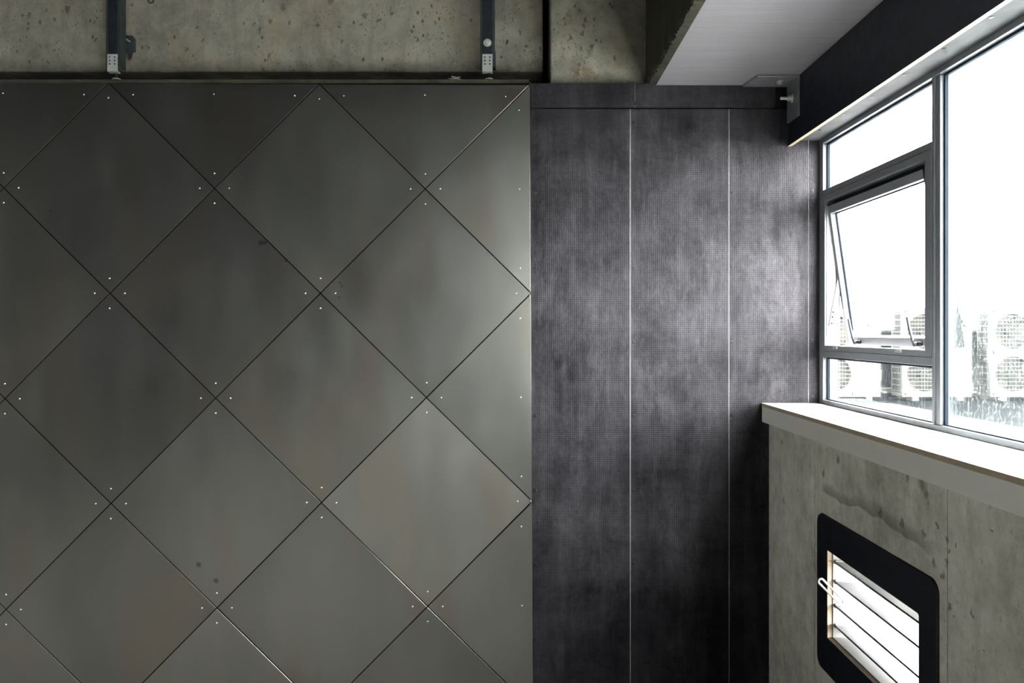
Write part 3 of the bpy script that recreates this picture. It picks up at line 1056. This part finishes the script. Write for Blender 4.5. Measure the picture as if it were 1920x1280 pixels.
# ------------------------------------------------------------------ two steel struts above the partition
def strut(pxc, gusset, label):
    X = P(pxc, 0, 3.02).x
    yf = 3.022
    s = empty('steel_strut', (X, yf + 0.02, ztop))
    tag(s, label, 'strut', 'steel struts above the clad wall')
    zbot = E + 1.078
    w = 0.030
    # channel: web forward, two flanges back, with folded lips
    pts = [(-w, 0.041), (-w, 0), (w, 0), (w, 0.041), (w - 0.012, 0.041), (w - 0.012, 0.038), (w - 0.003, 0.038), (w - 0.003, 0.003), (-w + 0.003, 0.003), (-w + 0.003, 0.038), (-w + 0.012, 0.038), (-w + 0.012, 0.041)]
    obj('channel', prism([Vector((X + a, yf + b, zbot)) for a, b in pts], (0, 0, CEIL - zbot)), M['galv'], s)
    obj('web_rib', B(X - 0.019, X + 0.019, yf - 0.0045, yf - 0.0002, E + 1.10, CEIL, bevel=0.0015, seg=1), M['galv_dark'], s)
    # clip plate, folded back under the channel
    zc0, zc1 = E + 1.057, E + 1.127
    cl = prism([Vector((X - 0.0205, yf - 0.008, zc1)), Vector((X - 0.0205, yf - 0.0048, zc1)), Vector((X - 0.0205, yf - 0.0048, zc0 + 0.003)),
                Vector((X - 0.0205, yf + 0.016, zc0 + 0.001)), Vector((X - 0.0205, yf + 0.016, zc0 - 0.002)), Vector((X - 0.0205, yf - 0.008, zc0))], (0.041, 0, 0))
    clip = obj('clip_plate', cl, M['steel'], s)
    first = None
    for a in (-0.010, 0.010):
        for b in (0.012, 0.026, 0.040):
            p = Vector((X + a, yf - 0.008, zc1 - b))
            if first is None:
                bm = bmesh.new()
                tube(bm, p, p + Vector((0, -0.0025, 0)), 0.0038, 0.0025, 10)
                first = obj('rivet', bm, M['galv'], clip, loc=p, smooth=True)
            else:
                again(first, 'rivet', p, clip)
    bm = bmesh.new()
    zc = E + 1.031
    tube(bm, (X + 0.006, yf + 0.015, zc - 0.002), (X + 0.006, yf + 0.015, zc + 0.0025), 0.019, 0.017, 20)
    tube(bm, (X + 0.006, yf + 0.015, ztop - 0.004), (X + 0.006, yf + 0.015, zc + 0.028), 0.0055, 0.0055, 12, mat=1)
    obj('hold_down_bolt', bm, [M['steel'], M['galv_dark']], s, smooth=True)
    if gusset:
        y = 3.085
        pts = [P(a, b, y) for a, b in ((233, 67), (249, 67), (250.5, 85), (246, 108), (241, 111), (237, 96), (233, 104))]
        g = obj('gusset_plate', prism(pts, (0, 0.005, 0)), M['galv'], s)
        bm = bmesh.new()
        p0, p1 = P(236, 73, y - 0.001), P(244, 78, y - 0.001)
        tube(bm, p0, p1, 0.003, 0.003, 8)
        obj('slot_bolt', bm, M['steel'], g, smooth=True)
        obj('cleat', B(P(234, 0, 3.09).x, P(246, 0, 3.09).x, 3.0905, 3.1295, P(0, 92, 3.09).z, P(0, 66, 3.09).z, bevel=0.001, seg=1), M['galv'], s)
    else:
        bm = bmesh.new()
        c = P(914, 80, yf - 0.005)
        tube(bm, (X, yf - 0.0046, c.z), (X, yf - 0.0062, c.z), 0.0165, 0.016, 24)
        tube(bm, (X, yf - 0.0062, c.z), (X, yf - 0.012, c.z), 0.011, 0.008, 16)
        obj('washer_bolt', bm, M['steel'], s, smooth=True)
        obj('side_strap', B(X + w + 0.0005, X + w + 0.0035, yf + 0.004, yf + 0.036, E + 1.075, E + 1.145), M['galv'], s)
    return s


strut(212, True, 'dark steel strut with a side gusset plate, farther from the window')
strut(914, False, 'dark steel strut with a round washer bolt and bright six-hole clip')

# a scrap of wire left on top of the partition
ws = bmesh.new()
c = P(852, 142, 3.03)
c.z = ztop + 0.013
rw = random.Random(3)
pts = []
for k in range(34):
    pts.append(c + Vector((-0.028 + 0.056 * ((k * 7) % 17) / 16 + rw.uniform(-.006, .006), rw.uniform(0.0, 0.05), 0.004 + rw.uniform(0, 0.020))))
sweep(ws, pts, 0.0011, 5)
o = obj('wire_scrap', ws, M['debris'], loc=(c.x, c.y, c.z))
tag(o, 'pale tangled scrap of wire lying on top of the clad partition', 'wire')

# ------------------------------------------------------------------ outside: ledge, roof, wall, air conditioners
led = obj('trim_4', B(XO + 0.001, 1.60, YR, 3.40, E - 0.335, E - 0.310, bevel=0.003), M['flashing'], loc=(1.45, 0, E - 0.32))
tag(led, 'wet grey metal ledge outside under the window', 'ledge', kind='structure')
ZR = E - 1.06
roof = obj('ground', B(1.295, 16, -8, 16, ZR - 0.2, ZR), M['roof'], loc=(6, 4, ZR))
tag(roof, 'wet dark flat roof outside the window', 'roof', kind='structure')
walk = obj('bounce_paving_outside', B(1.295, 5.0, -8, 11.0, ZR, ZR + 0.03), M['bounce_deck'], loc=(3, 2, ZR))  # pale surface added to bounce skylight up through the window
tag(walk, 'pale roof walkway added outside under the window to bounce light up', 'walkway', kind='structure')
pw = obj('wall_outside', B(3.0, 14, 12.1, 12.4, ZR, E - 0.03), M['render'], loc=(8, 12.2, ZR))
tag(pw, 'dark wet parapet wall behind the air conditioners', 'wall', kind='structure')
cop = obj('trim_5', B(3.0, 14, 12.02, 12.45, E - 0.03, E + 0.02, bevel=0.01), M['ac_grey'], loc=(8, 12.2, E))
tag(cop, 'grey coping along the top of the outside parapet wall', 'coping', kind='structure')

def ac_unit(x0, y0, z0, label):
    W, D, H = 1.05, 0.33, 1.335
    a = empty('air_conditioner', (x0 + W / 2, y0 + D / 2, z0))
    tag(a, label, 'air conditioner', 'outdoor air conditioners in a row on the roof')
    zb_ = z0 + 0.06
    zt_ = zb_ + H
    bm = bmesh.new()
    # front: two square cells with round openings, a plain strip left and right
    cells = []
    cx_, R = x0 + 0.335, 0.265
    hz = (H - 0.05) / 2
    n = 40
    for q in range(2):
        cz_ = zb_ + 0.025 + hz * (q + 0.5)
        ca, cb = [], []
        for i in range(n):
            an = 2 * math.pi * (i + 0.5) / n
            c_, s_ = math.cos(an), math.sin(an)
            m_ = max(abs(c_) / 0.300, abs(s_) / (hz / 2))
            ca.append(bm.verts.new((cx_ + c_ / m_, y0, cz_ + s_ / m_)))
            cb.append(bm.verts.new((cx_ + R * c_, y0, cz_ + R * s_)))
        cc = [bm.verts.new((v.co.x, y0 + 0.09, v.co.z)) for v in cb]
        for i in range(n):
            j = (i + 1) % n
            bm.faces.new((ca[i], ca[j], cb[j], cb[i]))
            bm.faces.new((cb[i], cb[j], cc[j], cc[i])).material_index = 1
        bm.faces.new(cc).material_index = 1
        cells.append(cz_)
    # remaining strips of the front and the other sides, as thin slabs
    xl, xr = cx_ - 0.300, cx_ + 0.300
    box(bm, x0, xl + 0.001, y0 - 0.0005, y0 + 0.02, zb_, zt_)
    box(bm, xr - 0.001, x0 + W, y0 - 0.0005, y0 + 0.02, zb_, zt_)
    box(bm, xl, xr, y0 - 0.0005, y0 + 0.02, zb_, zb_ + 0.0255)
    box(bm, xl, xr, y0 - 0.0005, y0 + 0.02, zt_ - 0.0255, zt_)
    box(bm, x0 + 0.002, x0 + W - 0.002, y0 + 0.10, y0 + D, zb_, zt_)
    box(bm, x0 + 0.002, x0 + W - 0.002, y0 + 0.018, y0 + 0.102, zb_, zb_ + 0.01)
    box(bm, x0 + W - 0.012, x0 + W - 0.002, y0 + 0.018, y0 + 0.102, zb_, zt_)
    box(bm, x0 + 0.002, x0 + 0.012, y0 + 0.018, y0 + 0.102, zb_, zt_)
    box(bm, x0 - 0.004, x0 + W + 0.004, y0 - 0.004, y0 + D + 0.004, zt_, zt_ + 0.012, bevel=0.004)
    obj('casing', bm, [M['ac_white'], M['ac_dark']], a)
    for cz_ in cells:
        bm = bmesh.new()
        for i in range(-4, 5):
            h = i * 0.058
            l = math.sqrt(max(0.0, (R + 0.01) ** 2 - h * h))
            box(bm, cx_ - l, cx_ + l, y0 - 0.012, y0 - 0.004, cz_ + h - 0.0045, cz_ + h + 0.0045)
        for i in range(-5, 6):
            h = i * 0.048
            l = math.sqrt(max(0.0, (R + 0.005) ** 2 - h * h))
            box(bm, cx_ + h - 0.0012, cx_ + h + 0.0012, y0 - 0.006, y0 - 0.003, cz_ - l, cz_ + l)
        sweep(bm, [Vector((cx_ + (R + 0.008) * math.cos(q), y0 - 0.005, cz_ + (R + 0.008) * math.sin(q))) for q in (2 * math.pi * i / 40 for i in range(40))], 0.006, 6, True)
        gd = obj('fan_guard', bm, M['ac_white'], a)
        bm = bmesh.new()
        tube(bm, (cx_, y0 + 0.03, cz_), (cx_, y0 + 0.08, cz_), 0.06, 0.065, 20)
        for q in range(3):
            an0 = 2 * math.pi * q / 3 + 0.4
            for (f0, f1) in ((0, 0.5), (0.5, 1.0)):
                pp = []
                for rr, ff in ((0.055, f0), (0.245, f0), (0.245, f1), (0.055, f1)):
                    an = an0 + ff * 1.15
                    pp.append(Vector((cx_ + rr * math.cos(an), y0 + 0.045 + 0.03 * ff, cz_ + rr * math.sin(an))))
                prism(pp, (0, 0.003, 0), bm=bm)
        obj('fan', bm, M['ac_grey'], a)
    # louvred coil opening on the side
    sl = obj('side_grille', B(x0 - 0.0015, x0 + 0.0015, y0 + 0.06, y0 + D - 0.03, zb_ + 0.06, zt_ - 0.05), M['ac_grey'], a)
    for i in range(14):
        z_ = zb_ + 0.08 + i * (H - 0.16) / 13
        obj('side_bar', B(x0 - 0.008, x0 - 0.002, y0 + 0.05, y0 + D - 0.02, z_ - 0.006, z_ + 0.006), M['ac_white'], sl)
    obj('service_cover', B(x0 + 0.70, x0 + W - 0.012, y0 - 0.008, y0 - 0.001, zb_ + 0.022, zb_ + 0.36, bevel=0.002, seg=1), M['ac_white'], a)
    obj('valve_box', B(x0 + W, x0 + W + 0.055, y0 + 0.08, y0 + 0.22, zb_ + 0.24, zb_ + 0.40, bevel=0.006), M['ac_white'], a)
    bm = bmesh.new()
    hp = [Vector((x0 + W + 0.03, y0 + 0.15, zb_ + 0.25)), Vector((x0 + W + 0.035, y0 + 0.15, zb_ + 0.16)), Vector((x0 + W + 0.06, y0 + 0.15, zb_ + 0.09)),
          Vector((x0 + W + 0.11, y0 + 0.16, zb_ + 0.055)), Vector((x0 + W + 0.18, y0 + 0.18, zb_ + 0.05))]
    sweep(bm, hp, 0.016, 8)
    obj('pipe', bm, M['ac_white'], a, smooth=True)
    for fx in (0.14, 0.82):
        obj('mounting_foot', B(x0 + fx, x0 + fx + 0.09, y0 - 0.03, y0 + D + 0.03, z0, zb_ - 0.001, bevel=0.005), M['ac_white'], a)
    # badge of three lozenges, and blue lettering under it
    bxc, bzc = x0 + 0.90, zt_ - 0.235
    bm = bmesh.new()
    r_ = 0.042
    for q in range(3):
        an = math.radians(90 + 120 * q)
        d1 = Vector((math.cos(an - math.pi / 6), 0, math.sin(an - math.pi / 6))) * r_
        d2 = Vector((math.cos(an + math.pi / 6), 0, math.sin(an + math.pi / 6))) * r_
        o_ = Vector((bxc, y0 - 0.0025, bzc)) + Vector((math.cos(an), 0, math.sin(an))) * 0.003
        prism([o_, o_ + d1, o_ + d1 + d2, o_ + d2], (0, 0.0015, 0), bm=bm)
    obj('badge', bm, M['badge'], a)
    cu = bpy.data.curves.new('lettering', 'FONT')
    cu.body = 'EVE'
    cu.size = 0.085
    cu.extrude = 0.0008
    cu.align_x = 'CENTER'
    cu.materials.append(M['badge_blue'])
    tmp = bpy.data.objects.new('lettering', cu)
    C.objects.link(tmp)
    bpy.context.view_layer.update()
    lm = bpy.data.meshes.new_from_object(tmp.evaluated_get(bpy.context.evaluated_depsgraph_get()))
    bpy.data.objects.remove(tmp)
    bpy.data.curves.remove(cu)
    lo = bpy.data.objects.new('lettering', lm)
    C.objects.link(lo)
    lo.parent = a
    lo.location = Vector((bxc, y0 - 0.0018, bzc - 0.175)) - wl(a)
    lo.rotation_euler = (math.radians(90), 0, 0)
    return a


YA = 11.2
for px, lab in ((1521, 'cream twin-fan air conditioner behind the open awning sash, at the far end of its row'),
                (1692, 'cream twin-fan air conditioner standing in line with the window mullion'),
                (1857, 'cream twin-fan air conditioner seen only through the large rain-streaked pane')):
    ac_unit(P(px, 0, YA).x, YA, ZR, lab)

ptk = obj('pipe_trunking', B(P(1500, 0, 11.9).x, P(1990, 0, 11.9).x, 11.88, 12.0, ZR + 0.06, ZR + 0.14, bevel=0.008), M['ac_white'], loc=(6, 11.94, ZR))
tag(ptk, 'pale pipe trunking running along the foot of the parapet wall', 'trunking')
